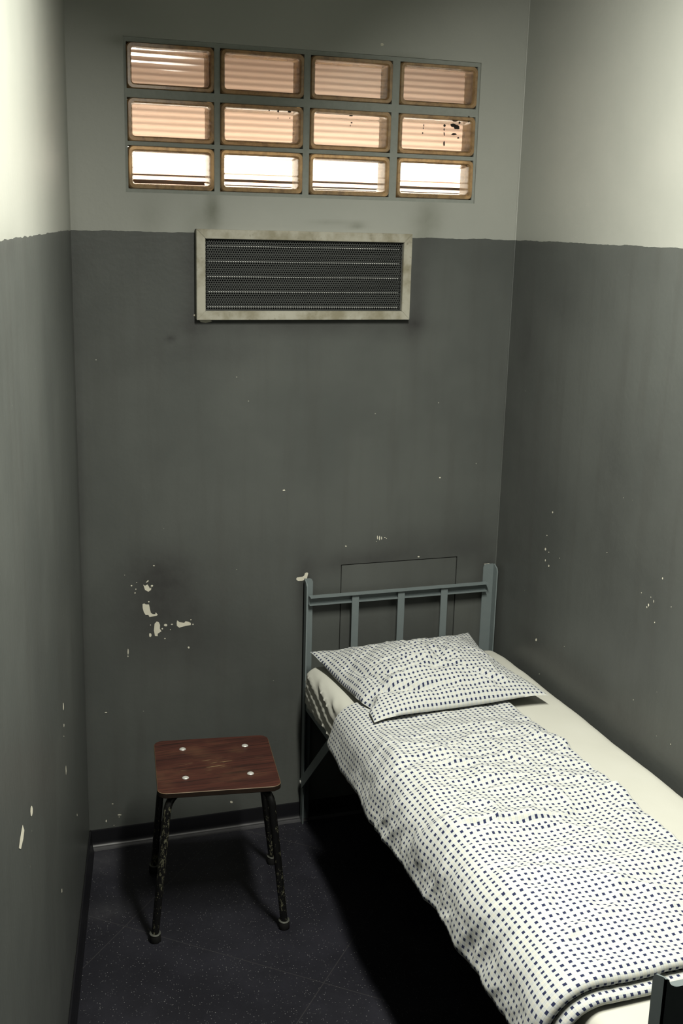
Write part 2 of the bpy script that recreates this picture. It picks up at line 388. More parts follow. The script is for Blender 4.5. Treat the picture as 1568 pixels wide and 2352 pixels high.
# ------------------------------------------------------------------ window of glass blocks
n = NT('ribbed_glass'); n.set(Base_Color=(.96, .93, .90), Roughness=.03, IOR=1.45, Transmission_Weight=1.0); MGLASS = n.m
n = NT('amber_glass_edge', True); co = n.coord(); f = n.noise(co, 30, 4, .65)
n.set(Base_Color=n.mix(n.ramp(f, .4, .7), (.36, .235, .11), (.20, .125, .06)), Roughness=.25, IOR=1.45, Transmission_Weight=.38); MEDGE = n.m
GRIME = [(*e, 680, 90) for e in ((1275, 640, 30, 20), (1262, 688, 26, 14), (1288, 706, 26, 18), (1310, 668, 8, 10), (1265, 760, 22, 8), (1190, 690, 10, 12), (1187, 722, 5, 12), (1187, 758, 5, 16), (1187, 835, 7, 22), (1025, 690, 4, 12), (1020, 712, 4, 8),
         (1015, 750, 6, 7), (1032, 630, 5, 8), (1300, 790, 9, 7), (1385, 640, 14, 30), (452, 592, 6, 5), (440, 612, 16, 6), (446, 668, 8, 6), (436, 690, 3, 8))]+[(*e, 250, 60) for e in ((1357, 680, 8, 11), (1448, 685, 15, 8), (1285, 675, 5, 6), (1450, 735, 6, 5), (1355, 735, 3, 9))]
win = empty('window_1', (.7534, 0, 2.21), kind='structure')
XS = [(.178, .446), (.464, .733), (.754, 1.030), (1.055, 1.329)]
ZS = [(2.2195, 2.3470), (2.3590, 2.4850), (2.5100, 2.6420)]
def rrect(x0, z0, x1, z1, r, k=5):
    P = []
    for cx, cz, a in ((x1-r, z1-r, 0), (x0+r, z1-r, 90), (x0+r, z0+r, 180), (x1-r, z0+r, 270)):
        for i in range(k+1):
            t = math.radians(a+90*i/k); P.append((cx+r*math.cos(t), cz+r*math.sin(t)))
    return P
bm = bmesh.new()                       # mortar: a slab with twelve openings
us = sorted({WIN[0], WIN[2], *[a for p in XS for a in p]}); vs = sorted({WIN[1], WIN[3], *[a for p in ZS for a in p]})
holes = [(x0, z0, x1, z1, .075, False) for x0, x1 in XS for z0, z1 in ZS]
grid_wall(bm, us, vs, lambda u, v: V(u, .006, v), holes)
q = [(WIN[0], WIN[1]), (WIN[2], WIN[1]), (WIN[2], WIN[3]), (WIN[0], WIN[3])]
obj('mortar_frame', bm, MMORT, win, smooth=False)
for zi, (z0, z1) in enumerate(ZS):
    for xi, (x0, x1) in enumerate(XS):
        e = .0005
        O = rrect(x0+e, z0+e, x1-e, z1-e, .016); B = .0160
        loops = [(O, .075), (O, .004), (rrect(x0+.003, z0+.003, x1-.003, z1-.003, .016), -.001), (rrect(x0+.011, z0+.011, x1-.011, z1-.011, .013), -.001),
                 (rrect(x0+B-.002, z0+B-.002, x1-B+.002, z1-B+.002, .010), .004), (rrect(x0+B, z0+B, x1-B, z1-B, .008), .010), (rrect(x0+B, z0+B, x1-B, z1-B, .008), .075)]
        bm = bmesh.new()
        R_ = [[bm.verts.new(V(a, y, b)) for a, b in L] for L, y in loops]
        for i in range(len(R_)):
            A, Bq = R_[i], R_[(i+1) % len(R_)]
            for k in range(len(A)): bm.faces.new((A[k], A[(k+1) % len(A)], Bq[(k+1) % len(A)], Bq[k]))
        bmesh.ops.recalc_face_normals(bm, faces=bm.faces[:])
        fr = obj('glass_block', bm, MEDGE, win)
        # ribbed pane, wavy front with a slight pillowing
        bm = bmesh.new(); nx, nz = 40, 44; ph = random.random()*6; tl = random.uniform(-.4, .4)
        px0, px1, pz0, pz1 = x0+B-.004, x1-B+.004, z0+B-.004, z1-B+.004
        def front(a, b):
            x = px0+(px1-px0)*a; z = pz0+(pz1-pz0)*b
            y = .0085-.00006*math.sin(b*(pz1-pz0)/.0195*2*math.pi+ph)+(.0004*noise.noise(V(x*9, z*7, ph))-.225*(x-.290)**2 if (xi, zi) == (0, 2) else .0018*noise.noise(V(x*7, z*6, ph)))
            return V(x, y, z)
        def back(a, b):
            x = px0+(px1-px0)*a; z = pz0+(pz1-pz0)*b
            return V(x, .0165+.0009*math.sin(b*(pz1-pz0)/.0195*2*math.pi+ph+1.1), z)
        G = [[[bm.verts.new(fn(i/nx, j/nz)) for j in range(nz+1)] for i in range(nx+1)] for fn in (front, back)]
        for s in (0, 1):
            for i in range(nx):
                for j in range(nz):
                    c = (G[s][i][j], G[s][i+1][j], G[s][i+1][j+1], G[s][i][j+1]); bm.faces.new(c if s == 0 else c[::-1])
        for i in range(nx):
            bm.faces.new((G[0][i][0], G[1][i][0], G[1][i+1][0], G[0][i+1][0])); bm.faces.new((G[0][i][nz], G[0][i+1][nz], G[1][i+1][nz], G[1][i][nz]))
        for j in range(nz):
            bm.faces.new((G[0][0][j], G[0][0][j+1], G[1][0][j+1], G[1][0][j])); bm.faces.new((G[0][nx][j], G[1][nx][j], G[1][nx][j+1], G[0][nx][j+1]))
        for (gx, gz, px_, py_, ox_, oy_) in GRIME:
            c = on_back(ox_+gx/3.484, oy_+gz/3.484)
            if x0 < c.x < x1 and z0 < c.z < z1:
                chip_poly(bm, [on_back(ox_+a/3.484, oy_+b/3.484)+V(0, .0040, 0) for a, b in ell(gx, gz, px_, py_, 13)])
        obj('pane', bm, [MGLASS, MDIRT], fr, ang=80)
# added backdrop for the window's glow: peach wall, dark ledge, glowing strip low down
bm = bmesh.new()
box(bm, -.25, .42, 1.9, 1.75, .44, 3.1); box(bm, -.27, .10, 1.9, -.25, .44, 3.1); box(bm, 1.75, .10, 1.9, 1.77, .44, 3.1); box(bm, -.27, .10, 3.1, 1.77, .44, 3.12); box(bm, -.27, .10, 1.88, 1.77, .44, 1.9)
obj('wall_outside', bm, MBACKW, kind='structure', smooth=False)
n = NT('warm_glow'); n.set(Base_Color=(.9, .9, .85), Emission_Color=(1, .90, .74), Emission_Strength=6.0); MGLOW = n.m
lamp = empty('glow_strip', (.75, .22, 2.23), 'warm glowing strip added behind the bottom row of glass blocks', 'lamp')  # unseen light source, added to make the glass blocks glow
bm = bmesh.new(); box(bm, -.20, .20, 2.262, 1.70, .24, 2.366, .010); obj('diffuser', bm, MGLOW, lamp)
bm = bmesh.new(); box(bm, -.21, .185, 2.20, 1.71, .25, 2.252, .003); obj('housing', bm, MHOUS, lamp)

# ------------------------------------------------------------------ ventilation grille
vent = empty('ventilation_grille', (.745, 0, 1.822), 'rectangular perforated metal vent grille in a dirty aluminium frame below the window', 'vent')
VX0, VX1, VZ0, VZ1, VB, VY = .3815, 1.108, 1.8225, 2.104, .0285, -.026
bm = bmesh.new()
o_ = [(VX0, VZ0), (VX1, VZ0), (VX1, VZ1), (VX0, VZ1)]; i_ = [(VX0+VB, VZ0+VB), (VX1-VB, VZ0+VB), (VX1-VB, VZ1-VB), (VX0+VB, VZ1-VB)]
for k in range(4):                     # four mitred angle bars
    a, b, c, d = o_[k], o_[(k+1) % 4], i_[(k+1) % 4], i_[k]
    A = [bm.verts.new(V(x, VY, z)) for x, z in (a, b, c, d)]; Bv = [bm.verts.new(V(x, -.0008, z)) for x, z in (a, b, c, d)]
    bm.faces.new(A); bm.faces.new(Bv[::-1])
    for j in range(4): bm.faces.new((A[j], Bv[j], Bv[(j+1) % 4], A[(j+1) % 4]))
bmesh.ops.recalc_face_normals(bm, faces=bm.faces[:])
bmesh.ops.bevel(bm, geom=bm.edges[:], offset=.0012, segments=2, affect='EDGES')
obj('frame', bm, MALU, vent)
bm = bmesh.new()                       # perforated sheet, real holes
s = .00785; hz = s*.866; sx0, sx1, sz0, sz1 = VX0+VB-.002, VX1-VB+.002, VZ0+VB-.002, VZ1-VB+.002; sy = -.012
rows = int((sz1-sz0-.006)/hz); cols = int((sx1-sx0-.006)/s)-1
ox = sx0+((sx1-sx0)-(cols)*s)/2; oz = sz0+((sz1-sz0)-(rows-1)*hz)/2
cache = {}
def hv(x, z):
    k = (round(x*2e5), round(z*2e5))
    for dx in (-1, 0, 1):
        for dz in (-1, 0, 1):
            if (k[0]+dx, k[1]+dz) in cache: return cache[k[0]+dx, k[1]+dz]
    cache[k] = bm.verts.new(V(x, sy, z)); return cache[k]
rh = s*.335
for j in range(rows):
    for i in range(cols):
        cx = ox+i*s+(s/2 if j % 2 else 0)+s/4; cz = oz+j*hz
        Rr = s/math.sqrt(3); H6 = [(cx+Rr*math.sin(math.radians(60*k)), cz+Rr*math.cos(math.radians(60*k))) for k in range(6)]
        out = []
        for k in range(6):
            a, b = H6[k], H6[(k+1) % 6]; out += [a, ((a[0]+b[0])/2, (a[1]+b[1])/2)]
        ov = [hv(*p) for p in out]
        iv = [bm.verts.new(V(cx+rh*math.sin(math.radians(30*k)), sy, cz+rh*math.cos(math.radians(30*k)))) for k in range(12)]
        bv = [bm.verts.new(q.co+V(0, .0016, 0)) for q in iv]
        for k in range(12):
            bm.faces.new((ov[k], iv[k], iv[(k+1) % 12], ov[(k+1) % 12])); bm.faces.new((iv[k], bv[k], bv[(k+1) % 12], iv[(k+1) % 12]))
# plain margin round the holes
mx0, mx1, mz0, mz1 = ox-s*.25, ox+cols*s+s*.25, oz-hz*.62, oz+(rows-1)*hz+hz*.62
for a in ((sx0, sz0, sx1, mz0), (sx0, mz1, sx1, sz1), (sx0, mz0, mx0, mz1), (mx1, mz0, sx1, mz1)):
    bm.faces.new([bm.verts.new(V(x, sy+.0003, z)) for x, z in ((a[0], a[1]), (a[2], a[1]), (a[2], a[3]), (a[0], a[3]))])
bmesh.ops.recalc_face_normals(bm, faces=bm.faces[:])
obj('perforated_screen', bm, MSCR, vent, smooth=False)
for k in range(10):
    z = oz+hz*(.75+3.5*k)
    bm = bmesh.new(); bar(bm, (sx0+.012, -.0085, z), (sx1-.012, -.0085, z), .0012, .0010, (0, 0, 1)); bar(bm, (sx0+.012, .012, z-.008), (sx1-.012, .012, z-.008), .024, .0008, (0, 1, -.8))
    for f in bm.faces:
        if f.calc_center_median().y > .002: f.material_index = 1  # blades take the near-black of the duct, deepening shade behind the holes
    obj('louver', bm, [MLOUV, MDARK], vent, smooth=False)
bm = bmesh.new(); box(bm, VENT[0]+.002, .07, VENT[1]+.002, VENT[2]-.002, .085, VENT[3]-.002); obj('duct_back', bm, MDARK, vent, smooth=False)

# ------------------------------------------------------------------ access hatch in the wall behind the headboard
bm = bmesh.new(); g = .0034
box(bm, PAN[0]+g, .0006, PAN[1]+g, PAN[2]-g, .0195, PAN[3]-g, .001)
lay = bm.verts.layers.float.new('stain_shade')
for v in bm.verts: v[lay] = .12
h = obj('access_hatch', bm, MW); tag(h, 'flush square grey hatch cut into the wall behind the headboard', 'hatch')

# ------------------------------------------------------------------ stool
SCX, SCY, SZ = .3440, -.4630, .5; A = math.radians(-7.6)
ex, ey = V(math.cos(A), math.sin(A), 0), V(-math.sin(A), math.cos(A), 0)
def sp(a, b, z): return V(SCX, SCY, 0)+ex*a+ey*b+V(0, 0, z)
stool = empty('stool', (SCX, SCY, 0), 'low stool with worn red-brown wooden seat and chipped black tube legs', 'stool')
stool.rotation_euler = (0, 0, 0)
bm = bmesh.new(); W2, D2 = .1835, .1785
L1 = rrect(-W2, -D2, W2, D2, .030, 7); rings = []
for ins, z in ((.004, SZ-.018), (.0, SZ-.015), (.0, SZ-.0015), (.0015, SZ)):
    L = rrect(-W2+ins, -D2+ins, W2-ins, D2-ins, .030-ins, 7)
    rings.append([bm.verts.new(sp(a, b, z+.000)) for a, b in L])
for i in range(3):
    for k in range(len(L1)):
        f = bm.faces.new((rings[i][k], rings[i][(k+1) % len(L1)], rings[i+1][(k+1) % len(L1)], rings[i+1][k]))
        f.material_index = 1 if i == 2 else 2
ft = bm.faces.new(rings[3]); fb = bm.faces.new(rings[0][::-1]); fb.material_index = 2
bmesh.ops.recalc_face_normals(bm, faces=bm.faces[:])
seat = obj('seat', bm, [MWOOD, MSEATEDGE, plain('dark_seat_side', (.016, .010, .007), (.03, .018, .011), 40, .5)], stool, smooth=False)
FEET = {(-1, -1): (.128, -.599), (1, -1): (.522, -.643), (1, 1): (.583, -.272), (-1, 1): (.189, -.216)}
BOLT = {(-1, -1): (.236, -.537), (1, -1): (.431, -.562), (1, 1): (.460, -.372), (-1, 1): (.264, -.344)}
for key, (fx, fy) in FEET.items():
    bx, by = BOLT[key]
    bm = bmesh.new()
    r = bmesh.ops.create_uvsphere(bm, u_segments=16, v_segments=8, radius=.0105)
    for v in r['verts']: v.co = V(bx, by, SZ+.0006)+V(v.co.x, v.co.y, max(v.co.z, -.002)*.40)
    obj('bolt', bm, MCHROME, stool)
    p0 = V(bx, by, SZ-.0305); foot = V(fx, fy+.004, .026)
    ob = sp(.1525*key[0], .160*key[1], SZ-.0305)
    d1 = (ob-p0).normalized(); d2 = (foot-ob).normalized(); rb = .042
    P = [p0-d1*.012, ob-d1*rb]
    for i in range(1, 10):
        t = i/10; P.append((ob-d1*rb)*(1-t)**2+ob*2*t*(1-t)+(ob+d2*rb)*t*t)
    P += [ob+d2*rb, ob+d2*(rb+.12), foot-d2*.0, foot+d2*.012]
    bm = bmesh.new(); tube(bm, P, .0118, 16); lg = obj('leg', bm, MLEG, stool)
    ax = V(d2.x*.35, d2.y*.35, d2.z).normalized()
    bm = bmesh.new(); top = V(fx, fy+.004, .0295)
    tube(bm, [(fx, fy+.004, .0005), (fx, fy+.004, .003), (fx, fy+.004, .020), (fx, fy+.004, .026)], [.0165, .0180, .0172, .0165], 20); cp = obj('rubber_foot', bm, MCAP, lg)
    bm = bmesh.new(); tube(bm, [(fx, fy+.004, .0262), (fx, fy+.004, .0285), (fx, fy+.0035, .0305)], [.0176, .0172, .0128], 20); obj('ferrule', bm, MFER, lg)

# ------------------------------------------------------------------ bed frame
bed = empty('bed_frame', (1.117, -1.12, 0), 'grey-blue steel bed frame with barred headboard along the right wall', 'bed')
HL, HR = .757, 1.480                       # outer faces of the posts
HY, FY = -.034, -2.222
def lpost(x, sx, y, sy, top, w=.031, dep=.032, cut=.012, dip=0):
    """angle-iron post: corner at (x,y); flanges run to x+sx*w and y+sy*dep"""
    bm = bmesh.new(); t = .004
    def flange(ax):
        if ax == 'x':
            pr = [(0, 0.0006), (w, .0006), (w, top-cut), (w-.004, top-.003), (w-.010, top), (0, top)]
            if dip: pr = [(0, .0006), (w, .0006), (w, top-dip+.002)]+[(.030-.022*math.sin(math.radians(a)), top-dip+dip*.85*(1-math.cos(math.radians(a)))) for a in range(0, 91, 15)]+[(.004, top-.001), (0, top)]
            prism(bm, pr, 0, t, lambda u, v, s: V(x+sx*u, y+sy*s, v))
        else:
            pr = [(0, .0006), (dep, .0006), (dep, top-.022), (dep-.006, top-.010), (.006, top), (0, top)]
            prism(bm, pr, 0, t, lambda u, v, s: V(x+sx*s, y+sy*u, v))
    flange('x'); flange('y')
    return bm
obj('bed_post', lpost(HL, 1, -.016, -1, .930), MBED, bed)
obj('bed_post', lpost(HR+.006, -1, -.016, -1, .934, .044, .034), MBED, bed)
obj('bed_post', lpost(.749, 1, FY, 1, .884, .085, .036, .03, .020), MBED, bed)
obj('bed_post', lpost(HR, -1, FY, 1, .884, .085, .036, .03, .020), MBED, bed)
def crail(y, sy, zt, hgt, dep, x0, x1):
    bm = bmesh.new(); t = .0035
    pr = [(0, zt-hgt), (0, zt), (dep, zt), (dep, zt-t), (t, zt-t), (t, zt-hgt+t*1.2), (dep*.55, zt-hgt+t*1.2), (dep*.55, zt-hgt)]
    prism(bm, pr, x0, x1, lambda u, v, s: V(s, y+sy*u, v)); return bm
obj('head_rail', crail(-.026, -1, .870, .034, .026, HL+.014, HR-.030), MBED, bed)
obj('foot_rail', crail(FY+.010, 1, .846, .034, .026, .770, HR-.014), MBED, bed)
obj('lower_rail', crail(-.026, -1, .520, .034, .026, HL+.014, HR-.030), MBED, bed)
obj('lower_rail', crail(FY+.010, 1, .520, .034, .026, .770, HR-.014), MBED, bed)
for xc in (.9395, 1.113, 1.280):
    bm = bmesh.new(); bar(bm, (xc, -.041, .500), (xc, -.041, .8655), .0255, .004, (1, 0, 0)); obj('head_bar', bm, MBED, bed)
    bm = bmesh.new(); bar(bm, (xc, FY+.022, .500), (xc, FY+.022, .842), .0255, .004, (1, 0, 0)); obj('foot_bar', bm, MBED, bed)
for xo, s_ in ((.7615, 1), (HR-.004, -1)):   # angle-iron side rails
    bm = bmesh.new(); t = .004
    pr = [(0, .449), (0, .488), (t, .488), (t, .449+t), (.030, .449+t), (.030, .449)]
    prism(bm, pr, -.050, FY+.036, lambda u, v, s: V(xo+s_*u, s, v)); obj('side_rail', bm, MBED, bed)
bm = bmesh.new()
for k in range(12):
    y = -.14-k*.178; box(bm, .7665, y-.03, .4855, HR-.016, y+.03, .4888)
obj('mattress_support', bm, MBED, bed, smooth=False)
for x, xs in ((.7535, 1), (HR+.0085, -1)):
    for y0, y1 in ((-.033, -.365), (FY+.022, FY+.35)):
        bm = bmesh.new(); bar(bm, (x, y0, .155), (x, y1, .475), .034, .004, (0, 0, 1)); br = obj('brace', bm, MBED, bed)
        bm = bmesh.new(); r = bmesh.ops.create_uvsphere(bm, u_segments=12, v_segments=8, radius=.0075)
        for v in r['verts']: v.co = V(x-xs*.002, y0, .163)+V(v.co.x*.5, v.co.y, v.co.z)
        obj('bolt', bm, MCHROME, br)

# ------------------------------------------------------------------ mattress under a fitted sheet
MX0, MX1, MZ0, MZ1, MY0, MY1 = .738, 1.474, .4900, .650, -.082, -2.168
def fbm(x, y, z=0, o=4):
    t = 0; a = 1
    for i in range(o): t += a*noise.noise(V(x, y, z)); x *= 2.03; y *= 2.03; a *= .5
    return t
prof = []
def rr_pts(x0, z0, x1, z1, rtop, rbot, step=.008):
    P = []
    def arc(cx, cz, r, a0, a1):
        k = max(4, int(r*1.57/step))
        for i in range(k+1):
            t = math.radians(a0+(a1-a0)*i/k); P.append((cx+r*math.cos(t), cz+r*math.sin(t)))
    arc(x1-rtop, z1-rtop, rtop, 0, 90)
    for i in range(1, int((x1-x0-2*rtop)/.02)): P.append((x1-rtop-i*.02, z1))
    arc(x0+rtop, z1-rtop, rtop, 90, 180)
    for i in range(1, int((z1-z0-rtop-rbot)/step)): P.append((x0, z1-rtop-i*step))
    arc(x0+rbot, z0+rbot, rbot, 180, 270)
    for i in range(1, int((x1-x0-2*rbot)/.03)): P.append((x0+rbot+i*.03, z0))
    arc(x1-rbot, z0+rbot, rbot, 270, 360)
    return P
bm = bmesh.new(); rings = []
ys = [MY0, MY0-.002, MY0-.006, MY0-.013, MY0-.024, MY0-.038]
y = MY0-.045
while y > MY1+.045: ys.append(y); y -= .010
ys += [MY1+.038, MY1+.024, MY1+.013, MY1+.006, MY1+.002, MY1]
base = rr_pts(MX0, MZ0, MX1, MZ1, .042, .035)
cxm, czm = (MX0+MX1)/2, (MZ0+MZ1)/2
for y in ys:
    de = min(abs(y-MY0), abs(y-MY1)); rc = .045
    ins = rc-math.sqrt(max(0, rc*rc-max(0, rc-de)**2)) if de < rc else 0
    ring = []
    for x, z in base:
        sx_ = 1-ins*2/(MX1-MX0); sz_ = 1-ins*1.4/(MZ1-MZ0)
        X = cxm+(x-cxm)*sx_; Z = MZ0+(z-MZ0)*sz_ if z > MZ0+.001 else z
        cov = sm(-.40, -.48, y)*sm(1.30, 1.24, X)      # pressed flat under pillow and duvet
        pil_ = sm(-.06, -.10, y)*sm(1.42, 1.36, X)
        sag = (.006*fbm(X*3, y*2.2, 3, 3)+.0025*fbm(X*9, y*7, 5, 3))*(1-max(cov, pil_))
        if z > MZ1-.03: Z += min(sag, .004)
        if z > czm: Z -= .012*math.exp(-((y-MY0)/.10)**2)
        if x < MX0+.06:                     # pulled sheet wrinkles run diagonally down the near side
            w = sm(MX0+.06, MX0+.012, x)*(1-cov)
            q = (z-MZ1)-.30*(y-MY0)+.012*fbm(y*5, z*6, 1, 3)
            amp = .011*sm(-.09, -.16, y)*sm(-.62, -.40, y)
            rip = 1-abs(math.sin(q*math.pi/.040+.8*noise.noise(V(y*3, z*9, 8))))
            X -= w*amp*(rip**1.6)*sm(MZ1+.004, MZ1-.03, z); X += w*.003*fbm(y*10, z*18, 2, 3)
        X = max(X, .7345) if y < -.47 else X
        Z = max(Z, MZ0)
        ring.append(bm.verts.new(V(X, y, Z)))
    rings.append(ring)
nb = len(base)
for i in range(len(rings)-1):
    for k in range(nb): bm.faces.new((rings[i][k], rings[i][(k+1) % nb], rings[i+1][(k+1) % nb], rings[i+1][k]))
bm.faces.new(rings[0]); bm.faces.new(rings[-1][::-1])
bmesh.ops.recalc_face_normals(bm, faces=bm.faces[:])
mt = obj('mattress', bm, MSHEET, ang=70)
# loose hem of the sheet hanging outside the rail
bm = bmesh.new(); nY, nZ = 90, 8; LA, LB = [], []
for i in range(nY+1):
    y = -1.20-.75*i/nY; dep = .022+.040*math.exp(-((y+1.60)/.20)**2)*(1+.18*math.sin(y*44))+.006*fbm(y*7, 3, 3, 2)
    ra, rb = [], []
    for k in range(nZ+1):
        t = k/nZ; z = .505-dep*t*1.15; x = .7325-.0012*t
        ra.append(bm.verts.new(V(x, y, z))); rb.append(bm.verts.new(V(x+.0010, y, z)))
    LA.append(ra); LB.append(rb)
for i in range(nY):
    for k in range(nZ):
        bm.faces.new((LA[i][k], LA[i][k+1], LA[i+1][k+1], LA[i+1][k])); bm.faces.new((LB[i][k], LB[i+1][k], LB[i+1][k+1], LB[i][k+1]))
    bm.faces.new((LA[i][nZ], LB[i][nZ], LB[i+1][nZ], LA[i+1][nZ]))
bmesh.ops.recalc_face_normals(bm, faces=bm.faces[:])
obj('loose_hem', bm, MSHEET, mt)
tag(mt, 'mattress in a wrinkled cream fitted sheet on the steel bed', 'mattress')

# ------------------------------------------------------------------ pillow
def add_uv(bm): return bm.loops.layers.uv.new('UVMap')
bm = bmesh.new(); uvl = add_uv(bm); N = 110
cor = {'tl': V(.757, -.100, .690), 'tr': V(1.372, -.066, .692), 'br': V(1.381, -.657, .690), 'bl': V(.782, -.685, .680)}
uvd = {}
def pil(u, v, side):
    a, b = (u+1)/2, (v+1)/2              # a: left-right, b: head(0)-foot(1)
    p = (cor['tl']*(1-a)+cor['tr']*a)*(1-b)+(cor['bl']*(1-a)+cor['br']*a)*b
    # edges pull in slightly between the corners
    cin = .020
    p += V(1, 0, 0)*(cin*(-u)*(1-v*v))*abs(u)**3+V(0, 1, 0)*(cin*v*(1-u*u))*abs(v)**3
    e = max(0, (1-u*u))**.5*max(0, (1-v*v))**.5; e = .35*e+.65*max(0, (1-u*u))**.85*max(0, (1-v*v))**.9
    full = 1-max(abs(u), abs(v))**6
    seam = MZ1+.012+.020*sm(.20, 1.0, b)+.030*(abs(u)*abs(v))**3-p.z   # seam sinks to the mattress along the edges, corners stay up
    z = p.z+seam*(1-(abs(u)*abs(v))**2)*1.0
    if side > 0:
        dent = -.006*math.exp(-((u+.02)/.30)**2-((v-.30)/.22)**2)+.010*math.exp(-((u+.55)/.25)**2-((v+.2)/.4)**2)+.010*math.exp(-((u-.5)/.3)**2-((v+.1)/.5)**2)
        hh = .112*e+dent*e
        cr = 0
        for (cu, cv, ang, ln_, wd, am) in PC:
            du, dv = u-cu, v-cv; l = du*math.cos(ang)+dv*math.sin(ang); w = -du*math.sin(ang)+dv*math.cos(ang)
            cr += am*math.exp(-(l/ln_)**4)*math.exp(-(w/wd)**2)
        hh += (1.3*cr+.008*fbm(u*2.6, v*2.6, 9, 4)+.005*max(1-abs(noise.noise(V(u*2.4+v*1.1, v*2.6-u*.8, 77)))*2.6, 0)**3)*min(1, e*2.2)
        # edge gathers
        hh += .0022*math.sin(v*34+3*fbm(u, v*4, 4, 2))*math.exp(-((abs(u)-.93)/.10)**2)*full
        z += max(hh, 0)
    else:
        z = max(z-.03*e, MZ1+.0085+.0195*sm(.50, .70, b)) if e > .02 else z
    notch = math.exp(-((v-.62)/.10)**2)*sm(-.80, -1.0, u)
    p.x += .022*notch; z += -.012*notch*(1 if side > 0 else 0)
    return V(p.x, p.y, z)
PC = [(-.62, .62, .35, .40, .05, -.012), (-.50, .48, -.25, .38, .05, .008), (-.12, .25, .45, .42, .045, .010), (-.15, .40, .15, .45, .040, -.011), (.25, .50, .75, .38, .045, -.011), (.10, .12, -1.0, .38, .045, -.010), (.28, .62, .9, .30, .04, .006),
      (.05, -.05, .9, .34, .045, .008), (-.35, .12, .25, .34, .04, -.009), (.45, .62, .55, .3, .045, .006), (-.78, .1, 1.4, .5, .045, -.008), (.55, -.3, 1.1, .5, .05, -.008), (.3, .82, .1, .4, .035, -.005), (-.3, .72, .1, .4, .035, -.007), (-.05, -.35, 1.3, .35, .04, -.007),
      (.02, .20, .55, .20, .03, -.008), (-.60, .30, .9, .25, .03, -.007), (-.85, .55, .2, .2, .035, -.009), (.70, .25, .5, .35, .04, -.005)]
T = [[bm.verts.new(pil(-1+2*i/N, -1+2*j/N, 1)) for j in range(N+1)] for i in range(N+1)]
Bt = [[T[i][j] if i in (0, N) or j in (0, N) else bm.verts.new(pil(-1+2*i/N, -1+2*j/N, -1)) for j in range(N+1)] for i in range(N+1)]
def quv(f, ij):
    for l, (i, j) in zip(f.loops, ij): l[uvl].uv = (i/N*.655+.003, j/N*.60)
for i in range(N):
    for j in range(N):
        q = [(i, j), (i+1, j), (i+1, j+1), (i, j+1)]
        quv(bm.faces.new([T[a][b] for a, b in q]), q)
        q2 = q[::-1]
        quv(bm.faces.new([Bt[a][b] for a, b in q2]), q2)
bmesh.ops.recalc_face_normals(bm, faces=bm.faces[:])
pw = obj('pillow', bm, MFAB, ang=100)
tag(pw, 'plump pillow in blue and white checked cotton at the head of the bed', 'pillow')

# ------------------------------------------------------------------ duvet, folded lengthwise and folded back at the foot
XR, XB, RB, AB = 1.265, .800, .079, math.radians(75)   # right edge; where the drape starts to bend; bend radius and angle
flat = XR-XB; arcl = RB*AB; TOT = flat+arcl+.092
ZB = MZ1+.0065
def bend(t):
    if t <= flat: return V(XR-t, 0, ZB), V(0, 0, 1)
    a = min((t-flat)/RB, AB); p = V(XB-RB*math.sin(a), 0, ZB-RB+RB*math.cos(a))
    if t > flat+arcl: p += V(-math.cos(a), 0, -math.sin(a))*(t-flat-arcl)
    return p, V(-math.sin(a), 0, math.cos(a))
# path along the bed: list of (y, h, weight of wrinkles)
path = []
YH, YF = -.492, -1.975
def seg(y0, h0, y1, h1, k, w0, w1):
    for i in range(k):
        t = i/k; path.append((y0+(y1-y0)*t, h0+(h1-h0)*t, w0+(w1-w0)*t))
seg(YH, .005, YH-.004, .009, 4, 0, .1); seg(YH-.004, .009, YH-.02, .011, 4, .1, .2); seg(YH-.02, .011, -.70, .014, 36, .2, .3); seg(-.70, .014, -.95, .036, 48, .3, 1); seg(-.95, .036, YF+.012, .0465, 195, 1, .6)
# upper fold lip, gap, lower fold lip
for i in range(14):
    a = math.radians(90-180*i/13); path.append((YF+.010-.012*math.cos(a), .0350+.0115*math.sin(a), .35))
seg(YF+.010, .0235, YF+.050, .0225, 10, .2, .1); seg(YF+.050, .0225, YF+.050, .0205, 2, .1, .1); seg(YF+.050, .0205, YF-.012, .0205, 14, .1, .3)
for i in range(14):
    a = math.radians(90-180*i/13); path.append((YF-.014-.011*math.cos(a), .0110+.0095*math.sin(a), .3))
seg(YF-.014, .0015, YH, .0015, 60, 0, 0); path.append((YH, .0015, 0))
FOLDS = []
rnd = random.Random(21)
# hand placed creases: (x0,y0,x1,y1,width,height,asym)
FOLDS += [(.70, -1.42, .79, -1.345, .016, .007, 1), (.78, -1.340, .965, -1.365, .014, .015, 1), (.965, -1.365, 1.14, -1.33, .02, .008, 1), (.735, -1.10, .80, -.72, .016, .006, 0), (.74, -.62, .78, -.95, .013, .006, 0),
          (.745, -1.30, .80, -1.05, .016, .006, 0), (1.13, -.62, 1.22, -.95, .02, .005, 0), (1.05, -1.0, 1.2, -1.25, .022, .006, 1), (.86, -.95, 1.10, -.98, .02, .004, 1), (.93, -1.15, 1.18, -1.12, .022, .005, 1),
          (1.00, -1.55, 1.22, -1.42, .025, .007, 1), (.80, -1.60, .92, -1.50, .02, .006, 1), (.90, -1.72, 1.20, -1.62, .022, .006, 1), (.76, -1.80, .86, -1.62, .018, .006, 0), (1.02, -1.83, 1.2, -1.76, .02, .005, 1), (.85, -1.86, .99, -1.80, .02, .005, 1),
          (1.15, -1.60, 1.245, -1.30, .02, .005, 0), (1.0, -.70, 1.12, -.86, .018, .004, 0), (.84, -.60, .82, -.85, .02, .004, 0)]
